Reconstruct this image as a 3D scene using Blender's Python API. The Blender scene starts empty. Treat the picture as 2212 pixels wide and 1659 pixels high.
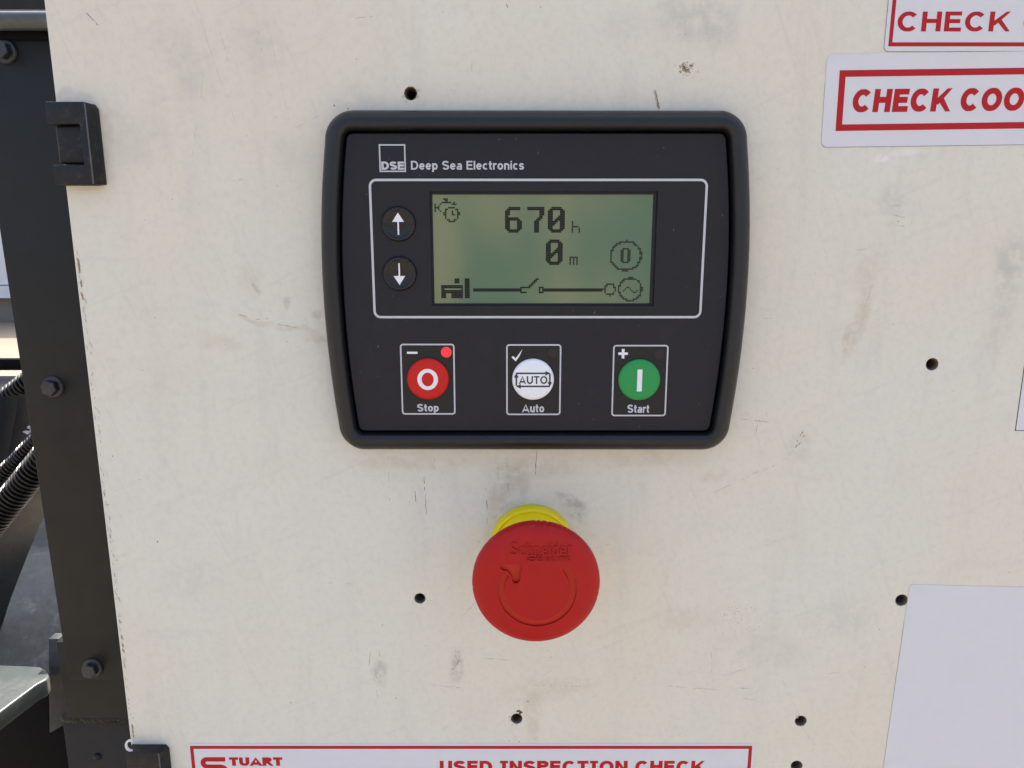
import bpy, bmesh, math, random
from mathutils import Vector, Matrix
R = math.radians
sc = bpy.context.scene
col = sc.collection

# ------------------------------------------------------------------ camera, sky, sun, exposure
EYE = 1.40                     # camera height above the yard (m)
DIST = 259.0                   # camera to door sheet (mm)
PITCH = 12.0
LENS_PX, IMG_W, IMG_H = 1661.0, 2212.0, 1659.0

cam_d = bpy.data.cameras.new('camera')
cam_d.sensor_fit = 'HORIZONTAL'; cam_d.sensor_width = 36.0
cam_d.lens = 36.0 * LENS_PX / IMG_W
cam_d.clip_start = 0.01; cam_d.clip_end = 3000
cam = bpy.data.objects.new('camera', cam_d); col.objects.link(cam)
cam.location = (0, -DIST / 1000, EYE); cam.rotation_euler = (R(90 - PITCH), 0, 0)
sc.camera = cam

SUN_EL, SUN_AZ = 54.0, 8.0     # the sun stands behind the cabinet, a little to the right
w = bpy.data.worlds.new('World'); sc.world = w; w.use_nodes = True
nt = w.node_tree; nt.nodes.clear()
sky = nt.nodes.new('ShaderNodeTexSky'); sky.sky_type = 'NISHITA'; sky.sun_disc = False
sky.sun_elevation = R(SUN_EL); sky.sun_rotation = R(SUN_AZ)
sky.dust_density = 6.0; sky.ozone_density = 0.7; sky.air_density = 0.7
bg = nt.nodes.new('ShaderNodeBackground'); bg.inputs[1].default_value = 0.15
out = nt.nodes.new('ShaderNodeOutputWorld')
nt.links.new(sky.outputs[0], bg.inputs[0]); nt.links.new(bg.outputs[0], out.inputs[0])

sun_d = bpy.data.lights.new('sun', 'SUN'); sun_d.energy = 2.6; sun_d.angle = R(0.53); sun_d.color = (1, 0.95, 0.88)
sun = bpy.data.objects.new('sun', sun_d); col.objects.link(sun)
to_sun = Vector((math.sin(R(SUN_AZ)) * math.cos(R(SUN_EL)), math.cos(R(SUN_AZ)) * math.cos(R(SUN_EL)), math.sin(R(SUN_EL))))
sun.rotation_euler = to_sun.to_track_quat('Z', 'Y').to_euler(); sun.location = (0, 2, 5)

vs = sc.view_settings
vs.view_transform = 'Standard'; vs.look = 'None'; vs.gamma = 1.0; vs.use_curve_mapping = False
vs.exposure = 1.93
sc.cycles.max_bounces = 6; sc.cycles.diffuse_bounces = 3; sc.cycles.glossy_bounces = 3

# ------------------------------------------------------------------ helpers
# working space: x right, o out of the door sheet towards the camera, z up, all in mm from the
# point of the sheet straight in front of the lens
def W(p):
    return Vector((p[0] / 1000, -p[1] / 1000, EYE + p[2] / 1000))

def at(px, py, o=0.0):
    """place on the plane o mm in front of the sheet that a picture point (2212 wide) shows"""
    u = (px - IMG_W / 2) / LENS_PX; v = (py - IMG_H / 2) / LENS_PX
    c, s = math.cos(R(PITCH)), math.sin(R(PITCH))
    t = (DIST - o) / (c - v * s)
    return (u * t, o, (-s - v * c) * t)

def at_z(px, py, z):
    """place on the level plane z (mm) that a picture point shows"""
    u = (px - IMG_W / 2) / LENS_PX; v = (py - IMG_H / 2) / LENS_PX
    c, s = math.cos(R(PITCH)), math.sin(R(PITCH))
    t = z / (-s - v * c)
    return (u * t, DIST - (c - v * s) * t, z)

def tag(o, label=None, cat=None, group=None, kind=None):
    if label: o['label'] = label
    if cat: o['category'] = cat
    if group: o['group'] = group
    if kind: o['kind'] = kind
    return o

def thing(name, base, label, cat, group=None):
    o = bpy.data.objects.new(name, None); o.empty_display_size = 0.01
    o.location = W(base); col.objects.link(o)
    return tag(o, label, cat, group)

def root_loc(o):
    v = Vector((0, 0, 0))
    while o is not None:
        v += o.location; o = o.parent
    return v

def obj(name, geo, mat, parent=None, base=None, smooth=30, kind=None, label=None, recalc=False):
    """geo = (verts in mm working space, faces)"""
    vts, fcs = geo
    loc = Vector((0, 0, 0))
    if parent is None:
        loc = W(base) if base is not None else Vector((0, 0, 0))
        org = loc
    else:
        org = root_loc(parent)
    me = bpy.data.meshes.new(name)
    me.from_pydata([W(v) - org for v in vts], [], fcs)
    if recalc:
        bm = bmesh.new(); bm.from_mesh(me); bmesh.ops.recalc_face_normals(bm, faces=bm.faces); bm.to_mesh(me); bm.free()
    me.update()
    if smooth is not None:
        for p in me.polygons: p.use_smooth = True
        me.set_sharp_from_angle(angle=R(smooth))
    for m in (mat if isinstance(mat, (list, tuple)) else [mat]): me.materials.append(m)
    o = bpy.data.objects.new(name, me); col.objects.link(o)
    o.parent = parent; o.location = loc
    if kind: o['kind'] = kind
    if label: o['label'] = label
    return o

def join(*geos):
    V, Fc = [], []
    for v, f in geos:
        n = len(V); V += list(v); Fc += [tuple(i + n for i in q) for q in f]
    return V, Fc

def box(x0, x1, o0, o1, z0, z1):
    v = [(x, o, z) for x in (x0, x1) for o in (o0, o1) for z in (z0, z1)]
    f = [(0, 1, 3, 2), (4, 6, 7, 5), (0, 4, 5, 1), (2, 3, 7, 6), (0, 2, 6, 4), (1, 5, 7, 3)]
    return v, f

def bevel_geo(geo, width, seg=2, angle=30):
    bm = bmesh.new()
    vs_ = [bm.verts.new(p) for p in geo[0]]
    for f in geo[1]: bm.faces.new([vs_[i] for i in f])
    bmesh.ops.remove_doubles(bm, verts=bm.verts, dist=1e-4)
    bmesh.ops.recalc_face_normals(bm, faces=bm.faces)
    # mm space is mirrored (o points to -y): normals are recomputed later
    es = [e for e in bm.edges if len(e.link_faces) == 2 and e.calc_face_angle(0) > R(angle)]
    bmesh.ops.bevel(bm, geom=es, offset=width, segments=seg, profile=0.5, affect='EDGES', clamp_overlap=True)
    bm.verts.index_update()
    g = [tuple(v.co) for v in bm.verts], [tuple(v.index for v in f.verts) for f in bm.faces]
    bm.free(); return g

def prism(loop, o0, o1):
    """outline (x,z) extruded from o0 to o1"""
    n = len(loop)
    v = [(x, o0, z) for x, z in loop] + [(x, o1, z) for x, z in loop]
    f = [tuple(range(n)), tuple(range(2 * n - 1, n - 1, -1))]
    f += [(i, n + i, n + (i + 1) % n, (i + 1) % n) for i in range(n)]
    return v, f

def lathe(profile, cx, cz, seg=64, rmod=None, cap_end=True, cap_start=False):
    """profile of (radius, o) about an axis out of the sheet"""
    v, f = [], []
    for r, o in profile:
        for k in range(seg):
            a = 2 * math.pi * k / seg
            rr = r * (rmod(a, r, o) if rmod else 1)
            v.append((cx + rr * math.cos(a), o, cz + rr * math.sin(a)))
    for i in range(len(profile) - 1):
        for k in range(seg):
            a, b = i * seg + k, i * seg + (k + 1) % seg
            f.append((a, b, b + seg, a + seg))
    if cap_end: f.append(tuple(range((len(profile) - 1) * seg, len(profile) * seg)))
    if cap_start: f.append(tuple(range(seg - 1, -1, -1)))
    return v, f

def curve_mesh(cu):
    o = bpy.data.objects.new('tmp', cu); col.objects.link(o)
    dg = bpy.context.evaluated_depsgraph_get(); dg.update()
    me = bpy.data.meshes.new_from_object(o.evaluated_get(dg))
    v = [tuple(p.co) for p in me.vertices]; f = [tuple(p.vertices) for p in me.polygons]
    bpy.data.objects.remove(o); bpy.data.meshes.remove(me); bpy.data.curves.remove(cu)
    return v, f

def fill(loops, o0, thick=0.05, bev=0.0):
    """flat sheet with holes; the even-odd rule over closed outlines (x,z); front face at o0+thick"""
    cu = bpy.data.curves.new('tmp', 'CURVE'); cu.dimensions = '2D'; cu.fill_mode = 'BOTH'
    cu.extrude = thick / 2 - bev
    if bev: cu.bevel_depth = bev; cu.bevel_resolution = 2; cu.offset = -bev
    for lp in loops:
        s = cu.splines.new('POLY'); s.points.add(len(lp) - 1)
        for p, (x, z) in zip(s.points, lp): p.co = (x, z, 0, 1)
        s.use_cyclic_u = True
    v, f = curve_mesh(cu)
    return [(x, z + o0 + thick / 2, y) for x, y, z in v], f

def arcp(cx, cy, rx, ry, a0, a1, n=14):
    return [(cx + rx * math.cos(R(a0 + (a1 - a0) * k / n)), cy + ry * math.sin(R(a0 + (a1 - a0) * k / n))) for k in range(n + 1)]

def glyph(ch, w, serif=False):
    """(advance width, strokes) of a plain grotesque letter, capital height 1, stroke width w"""
    h = w / 2; X = 0.73; v = w * 0.92; q = v / 2
    def S(W, H, f):
        r = (H - v) / 4; c = W / 2; a = c - h
        return arcp(c, H - q - r, a, r, f, 90, 6)[:-1] + arcp(c, H - q - r, a, r, 90, 215, 8) + [(c, H / 2)] + arcp(c, q + r, a, r, 35, -90, 8)[:-1] + arcp(c, q + r, a, r, -90, -180 + f, 6)
    if ch == ' ': return .30, []
    if ch == 'A': return .90, [[(.06, -.1), (.45, 1.06), (.84, -.1)], [(.2, .27), (.7, .27)]]
    if ch == 'C': return .86, [arcp(.44, .5, .44 - h, .5 - q, 42, 318, 22)]
    if ch == 'D': return .82, [[(h, 0), (h, 1)], [(w, 1 - q), (.36, 1 - q)] + arcp(.36, .5, .46 - h, .5 - q, 90, -90, 16) + [(w, q)]]
    if ch == 'E': return .70, [[(h, 0), (h, 1)], [(w, 1 - q), (.68, 1 - q)], [(w, .52), (.64, .52)], [(w, q), (.70, q)]]
    if ch == 'H': return .80, [[(h, 0), (h, 1)], [(.80 - h, 0), (.80 - h, 1)], [(w, .53), (.80 - w, .53)]]
    if ch == 'I':
        if serif: return .52, [[(.26, 0), (.26, 1)], [(0, 1 - q * .75), (.52, 1 - q * .75)], [(0, q * .75), (.52, q * .75)]]
        return w, [[(h, 0), (h, 1)]]
    if ch == 'K': return .84, [[(h, 0), (h, 1)], [(w * .8, .36), (.76, 1.1)], [(.36, .62), (.80, -.1)]]
    if ch == 'N': return .80, [[(h, 0), (h, 1)], [(.80 - h, 0), (.80 - h, 1)], [(h * .9, 1.05), (.80 - h * .9, -.05)]]
    if ch == 'O': return .92, [arcp(.46, .5, .46 - h, .5 - q, 0, 360, 36)]
    if ch in 'PR':
        g = [[(h, 0), (h, 1)], [(w, 1 - q), (.42, 1 - q)] + arcp(.42, .72, .32 - h, .28 - q, 90, -90, 12) + [(w, .44 + q)]]
        if ch == 'R': g.append([(.36, .48), (.74, -.1)])
        return (.74 if ch == 'P' else .80), g
    if ch == 'S': return .78, [S(.78, 1, 22)]
    if ch == 'T': return .72, [[(.36, 0), (.36, 1 - v)], [(0, 1 - q), (.72, 1 - q)]]
    if ch == 'U': return .80, [[(h, 1), (h, .4)] + arcp(.40, .40 - .0, .40 - h, .40 - q, 180, 360, 16) + [(.80 - h, 1)]]
    if ch == 'u': return .60, [[(h, X), (h, .30)] + arcp(.30, .30, .30 - h, .30 - q, 180, 330, 12), [(.60 - h, 0), (.60 - h, X)]]
    if ch == 'a': return .60, [[(.60 - h, 0), (.60 - h, .46)] + arcp(.32, .48, .28 - h, X - q - .48, 0, 155, 8), arcp(.29, .21, .29 - h, .21 - q * .6, 0, 360, 18)]
    if ch == 'c': return .58, [arcp(.31, X / 2, .31 - h, X / 2 - q, 48, 312, 18)]
    if ch == 'd': return .62, [[(.62 - h, 0), (.62 - h, 1)], arcp(.30, X / 2, .30 - h, X / 2 - q, 0, 360, 20)]
    if ch == 'e': return .62, [arcp(.31, X / 2, .31 - h, X / 2 - q, 2, 322, 20), [(w * .8, X / 2), (.62 - w * .3, X / 2)]]
    if ch in 'hn': return .60, [[(h, 0), (h, 1 if ch == 'h' else X)], arcp(.30, X - .30, .30 - h, .30 - q, 150, 0, 12) + [(.60 - h, 0)]]
    if ch == 'i': return w, [[(h, 0), (h, X)], [(h, .84), (h, 1)]]
    if ch == 'l': return w, [[(h, 0), (h, 1)]]
    if ch == 'o': return .64, [arcp(.32, X / 2, .32 - h, X / 2 - q, 0, 360, 24)]
    if ch == 'p': return .62, [[(h, -.27), (h, X)], arcp(.32, X / 2, .30 - h, X / 2 - q, 0, 360, 20)]
    if ch == 'r': return .40, [[(h, 0), (h, X)], arcp(.36, X - .30, .36 - h, .30 - q, 165, 80, 8)]
    if ch == 's': return .56, [S(.56, X, 18)]
    if ch == 't': return .36, [[(.16, .95), (.16, .2)] + arcp(.32, .2, .16, .2 - q, 180, 275, 6), [(0, X - q), (.36, X - q)]]
    raise KeyError(ch)

def text(body, x0, x1, z0, z1, o0, bold=.17, shear=0.0, space=.13, thick=0.05, rot=0.0, pivot=None, serif=False):
    """lettering built from strokes and fitted to the box x0..x1, z0..z1 on the surface o0"""
    V, Fc = [], []; x = 0
    for ch in body:
        wd, strokes = glyph(ch, bold, serif)
        for j, st_ in enumerate(strokes):
            g = stroke([(x + a, b_) for a, b_ in st_], bold if not (ch in 'CDOSU' and len(st_) > 4) else bold, o0, thick + (.012 * j if thick < .5 else 0))
            lo_ = -.27 if ch == 'p' else 0
            n = len(V); V += [(a, o, min(max(b_, lo_), 1)) for a, o, b_ in g[0]]; Fc += [tuple(i + n for i in f) for f in g[1]]
        x += wd + space
    ax, bx_ = min(p[0] for p in V), max(p[0] for p in V); ay, by = min(p[2] for p in V), max(p[2] for p in V)
    sx, sy = (x1 - x0) / (bx_ - ax), (z1 - z0) / (by - ay)
    g = [(x0 + (p[0] - ax) * sx + shear * (p[2] - ay) * sy, p[1], z0 + (p[2] - ay) * sy) for p in V], Fc
    return turn(g, rot, pivot) if rot else g

def turn(geo, deg, pivot):
    c, s = math.cos(R(deg)), math.sin(R(deg)); px, pz = pivot
    return [(px + (x - px) * c - (z - pz) * s, o, pz + (x - px) * s + (z - pz) * c) for x, o, z in geo[0]], geo[1]

def rrect(x0, x1, z0, z1, r, n=6):
    pts = []
    for cx, cz, a0 in ((x1 - r, z1 - r, 0), (x0 + r, z1 - r, 90), (x0 + r, z0 + r, 180), (x1 - r, z0 + r, 270)):
        for k in range(n + 1):
            a = R(a0 + 90 * k / n); pts.append((cx + r * math.cos(a), cz + r * math.sin(a)))
    return pts

def ring(x0, x1, z0, z1, r, t, o0, thick=0.05):
    return fill([rrect(x0, x1, z0, z1, r), rrect(x0 + t, x1 - t, z0 + t, z1 - t, max(r - t, 0.05))], o0, thick)

def circ(cx, cz, r, n=40):
    return [(cx + r * math.cos(2 * math.pi * k / n), cz + r * math.sin(2 * math.pi * k / n)) for k in range(n)]

def stroke(pts, t, o0, thick=0.05):
    """polyline of width t, mitred, as a thin sheet"""
    pts = [p for i, p in enumerate(pts) if i == 0 or math.dist(p, pts[i - 1]) > 1e-6]
    n = len(pts); L, Rr = [], []
    loop = n > 3 and math.dist(pts[0], pts[-1]) < 1e-6
    for i in range(n):
        a = Vector(pts[max(i - 1, 0)]); b = Vector(pts[min(i + 1, n - 1)]); p = Vector(pts[i])
        if loop and i == 0: a = Vector(pts[-2])
        if loop and i == n - 1: b = Vector(pts[1])
        d1 = (p - a).normalized() if i or loop else (b - p).normalized(); d2 = (b - p).normalized() if i < n - 1 or loop else d1
        nrm = Vector((-(d1 + d2).y, (d1 + d2).x)).normalized()
        k = t / 2 / max(0.4, nrm.dot(Vector((-d2.y, d2.x))))
        L.append(tuple(p + nrm * k)); Rr.append(tuple(p - nrm * k))
    V, Fc = [], []
    for oo in (o0, o0 + thick):
        V += [(x, oo, z) for x, z in L] + [(x, oo, z) for x, z in Rr]
    for i in range(n - 1):
        Fc.append((2 * n + i, 2 * n + i + 1, 3 * n + i + 1, 3 * n + i))
        Fc.append((i, i + 1, 2 * n + i + 1, 2 * n + i)); Fc.append((n + i, n + i + 1, 3 * n + i + 1, 3 * n + i))
    return V, Fc

def sheet(loop, o0, thick=0.05):
    return fill([loop], o0, thick)

# ------------------------------------------------------------------ materials
def new_mat(name):
    m = bpy.data.materials.new(name); m.use_nodes = True
    return m, m.node_tree, m.node_tree.nodes['Principled BSDF']

def N(t, kind, **kw):
    n = t.nodes.new(kind)
    for k, v in kw.items():
        if k in n.inputs: n.inputs[k].default_value = v
        else: setattr(n, k, v)
    return n

def mix(t, fac, a, b, mode='MIX'):
    m = t.nodes.new('ShaderNodeMix'); m.data_type = 'RGBA'; m.blend_type = mode
    for sock, val in ((m.inputs[0], fac), (m.inputs[6], a), (m.inputs[7], b)):
        if isinstance(val, bpy.types.NodeSocket): t.links.new(val, sock)
        elif isinstance(val, tuple): sock.default_value = (*val[:3], 1)
        else: sock.default_value = val
    return m.outputs[2]

def mth(t, op, a, b=0.0, c=None, clamp=False):
    m = t.nodes.new('ShaderNodeMath'); m.operation = op; m.use_clamp = clamp
    for i, v in enumerate((a, b) if c is None else (a, b, c)):
        if isinstance(v, bpy.types.NodeSocket): t.links.new(v, m.inputs[i])
        else: m.inputs[i].default_value = v
    return m.outputs[0]

def noise(t, vec, scale, detail=4, rough=0.55):
    n = N(t, 'ShaderNodeTexNoise'); n.inputs['Scale'].default_value = scale
    n.inputs['Detail'].default_value = detail; n.inputs['Roughness'].default_value = rough
    t.links.new(vec, n.inputs['Vector']); return n.outputs['Fac']

def ramp(t, fac, lo, hi):
    m = t.nodes.new('ShaderNodeMapRange'); m.interpolation_type = 'SMOOTHSTEP'
    m.inputs[1].default_value = lo; m.inputs[2].default_value = hi
    t.links.new(fac, m.inputs[0]); return m.outputs[0]

def wpos(t):
    return t.nodes.new('ShaderNodeNewGeometry').outputs['Position']

def simple(name, colr, rough=0.5, spec=0.5, metal=0.0, var=0.12, vscale=250, bump=0.0, bscale=1500, dust=None, dust_amt=0.0, coat=0.0, sss=0.0):
    m, t, b = new_mat(name)
    tc = t.nodes.new('ShaderNodeTexCoord').outputs['Object']
    n1 = noise(t, tc, vscale, 5)
    dark = tuple(c * (1 - var) for c in colr); lite = tuple(min(1, c * (1 + var)) for c in colr)
    c = mix(t, n1, dark, lite)
    if dust:
        n2 = noise(t, tc, vscale * 0.35, 8, 0.7)
        c = mix(t, mth(t, 'MULTIPLY', ramp(t, n2, 0.5, 0.75), dust_amt), c, dust)
    t.links.new(c, b.inputs['Base Color'])
    r = mth(t, 'MULTIPLY_ADD', noise(t, tc, vscale * 1.7, 4), 0.2, rough - 0.1)
    t.links.new(r, b.inputs['Roughness'])
    b.inputs['Metallic'].default_value = metal; b.inputs['Specular IOR Level'].default_value = spec
    b.inputs['Coat Weight'].default_value = coat; b.inputs['Coat Roughness'].default_value = 0.12
    if sss: b.inputs['Subsurface Weight'].default_value = sss; b.inputs['Subsurface Radius'].default_value = (0.004, 0.001, 0.0005); b.inputs['Subsurface Scale'].default_value = 0.5
    if bump:
        bp_ = N(t, 'ShaderNodeBump'); bp_.inputs['Strength'].default_value = bump; bp_.inputs['Distance'].default_value = 0.0002
        t.links.new(noise(t, tc, bscale, 3), bp_.inputs['Height']); t.links.new(bp_.outputs[0], b.inputs['Normal'])
    return m

M = {}
M['bezel'] = simple('black_plastic', (0.0050, 0.0062, 0.0080), 0.40, 0.42, bump=0.12, bscale=3500, dust=(0.10, 0.10, 0.095), dust_amt=0.05)
M['overlay'] = simple('charcoal_overlay', (0.0130, 0.0130, 0.0165), 0.5, 0.26, var=0.06, bump=0.1, bscale=6000, dust=(0.09, 0.09, 0.09), dust_amt=0.05)
M['pad'] = simple('button_surround_print', (0.011, 0.0115, 0.012), 0.45, 0.3, var=0.06)
M['print'] = simple('light_grey_print', (0.50, 0.51, 0.53), 0.5, 0.4, var=0.06)
M['print_white'] = simple('white_print', (0.74, 0.74, 0.76), 0.5, 0.4, var=0.03)
M['black_gap'] = simple('black_gap', (0.003, 0.003, 0.0035), 0.7, 0.12)
M['key_black'] = simple('black_rubber_key', (0.006, 0.005, 0.005), 0.28, 0.4, var=0.05)
M['key_red'] = simple('red_key', (0.52, 0.014, 0.010), 0.42, 0.22, var=0.05)
M['key_white'] = simple('white_key', (0.76, 0.78, 0.80), 0.38, 0.5, var=0.02)
M['key_green'] = simple('green_key', (0.024, 0.27, 0.068), 0.42, 0.25, var=0.05)
M['key_ink'] = simple('dark_key_print', (0.03, 0.028, 0.03), 0.5, 0.4)
M['led_off'] = simple('unlit_lamp_window', (0.020, 0.0165, 0.016), 0.4, 0.3)
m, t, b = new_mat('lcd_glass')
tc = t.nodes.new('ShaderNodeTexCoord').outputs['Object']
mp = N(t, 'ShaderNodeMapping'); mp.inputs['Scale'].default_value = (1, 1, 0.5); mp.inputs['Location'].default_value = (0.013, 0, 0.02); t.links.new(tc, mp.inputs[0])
lc = mix(t, ramp(t, noise(t, mp.outputs[0], 30, 1.5), 0.34, 0.66), (0.098, 0.165, 0.096), (0.215, 0.228, 0.120))  # green and yellow zones put screen reflections into the colour
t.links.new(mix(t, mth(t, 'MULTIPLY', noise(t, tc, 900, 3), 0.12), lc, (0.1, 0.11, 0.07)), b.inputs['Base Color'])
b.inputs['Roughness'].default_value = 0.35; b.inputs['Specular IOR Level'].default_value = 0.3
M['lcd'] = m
M['lcd_ink'] = simple('lcd_pixel', (0.017, 0.018, 0.012), 0.5, 0.12, var=0.05)
M['lcd_ink_thin'] = simple('lcd_pixel_thin', (0.034, 0.038, 0.026), 0.5, 0.12, var=0.05)
M['estop_red'] = simple('red_moulded_plastic', (0.375, 0.0060, 0.0055), 0.46, 0.24, var=0.07, bump=0.12, bscale=2500, dust=(0.32, 0.03, 0.025), dust_amt=0.15)
M['estop_arrow'] = simple('arrow_recess_red', (0.46, 0.020, 0.007), 0.45, 0.25, var=0.12, vscale=300)  # same red plastic; the groove's bounced glow is put into its colour
M['estop_yellow'] = simple('yellow_moulded_plastic', (0.84, 0.66, 0.006), 0.5, 0.3, var=0.08, dust=(0.35, 0.28, 0.05), dust_amt=0.25)
M['label'] = simple('white_vinyl_label', (0.615, 0.612, 0.622), 0.45, 0.4, var=0.03, vscale=130, bump=0.5, bscale=70, dust=(0.55, 0.555, 0.565), dust_amt=0.35)
M['label_edge'] = simple('grimy_label_edge', (0.30, 0.29, 0.28), 0.7, 0.2, var=0.4, vscale=900)
M['red_ink'] = simple('red_label_ink', (0.40, 0.012, 0.016), 0.5, 0.2, var=0.05, vscale=500)
M['hinge'] = simple('worn_black_casting', (0.009, 0.009, 0.0098), 0.5, 0.3, var=0.3, vscale=900, bump=0.35, bscale=2200, dust=(0.085, 0.082, 0.08), dust_amt=0.35)
M['hinge_edge'] = simple('rubbed_edge', (0.09, 0.09, 0.092), 0.5, 0.5, var=0.4, vscale=900)
M['post'] = simple('black_painted_steel', (0.0105, 0.0112, 0.0100), 0.52, 0.26, var=0.2, vscale=60, bump=0.1, bscale=700, dust=(0.03, 0.029, 0.024), dust_amt=0.35)
M['bolt'] = simple('black_bolt', (0.016, 0.018, 0.022), 0.34, 0.5, var=0.3, vscale=900, dust=(0.13, 0.12, 0.11), dust_amt=0.4)
M['hose'] = simple('black_corrugated_plastic', (0.005, 0.005, 0.006), 0.34, 0.3, var=0.2, vscale=400, dust=(0.04, 0.04, 0.038), dust_amt=0.25)
M['deck'] = simple('blue_black_enamel', (0.036, 0.041, 0.047), 0.5, 0.12, var=0.35, vscale=170, dust=(0.10, 0.107, 0.11), dust_amt=0.7, bump=0.5, bscale=300)
M['beam'] = simple('dark_blue_enamel', (0.010, 0.0125, 0.016), 0.5, 0.25, var=0.3, vscale=90, dust=(0.03, 0.03, 0.03), dust_amt=0.6, bump=0.2, bscale=500)
M['deck_shade'] = simple('blue_black_deck_shade', (0.013, 0.016, 0.021), 0.4, 0.22, var=0.35, vscale=150, dust=(0.04, 0.042, 0.045), dust_amt=0.5, bump=0.4, bscale=300)  # shaded copy of the deck colour, for the sheet standing in for shade
M['flange'] = simple('worn_grey_green_steel', (0.058, 0.068, 0.065), 0.34, 0.45, var=0.3, vscale=150, dust=(0.15, 0.155, 0.15), dust_amt=0.6, bump=0.2, bscale=500)
M['chip_and_glint_white'] = simple('bare_edge_and_glint', (0.62, 0.63, 0.64), 0.6, 0.4, var=0.15, vscale=700)  # bare hinge rim, and the sunlit glint painted beside the hoses
M['mark_brown'] = simple('dried_brown_mark', (0.33, 0.24, 0.145), 0.75, 0.2, var=0.45, vscale=1800)
M['mark_grey'] = simple('grey_scuff', (0.40, 0.38, 0.345), 0.75, 0.2, var=0.35, vscale=1800)
M['mark_dark'] = simple('dark_speck', (0.085, 0.07, 0.06), 0.75, 0.2, var=0.4, vscale=1800)
M['mark_tan'] = simple('tan_smear', (0.48, 0.435, 0.355), 0.75, 0.2, var=0.3, vscale=1800)
M['hole'] = simple('dirty_drilled_edge', (0.11, 0.078, 0.056), 0.65, 0.4, var=0.6, vscale=1500)
M['wall_white'] = simple('white_render', (0.62, 0.63, 0.61), 0.8, 0.2, var=0.06, vscale=1.5)
M['concrete'] = simple('tan_yard_concrete', (0.20, 0.172, 0.13), 0.9, 0.2, var=0.15, vscale=0.8, bump=0.3, bscale=40)

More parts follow.
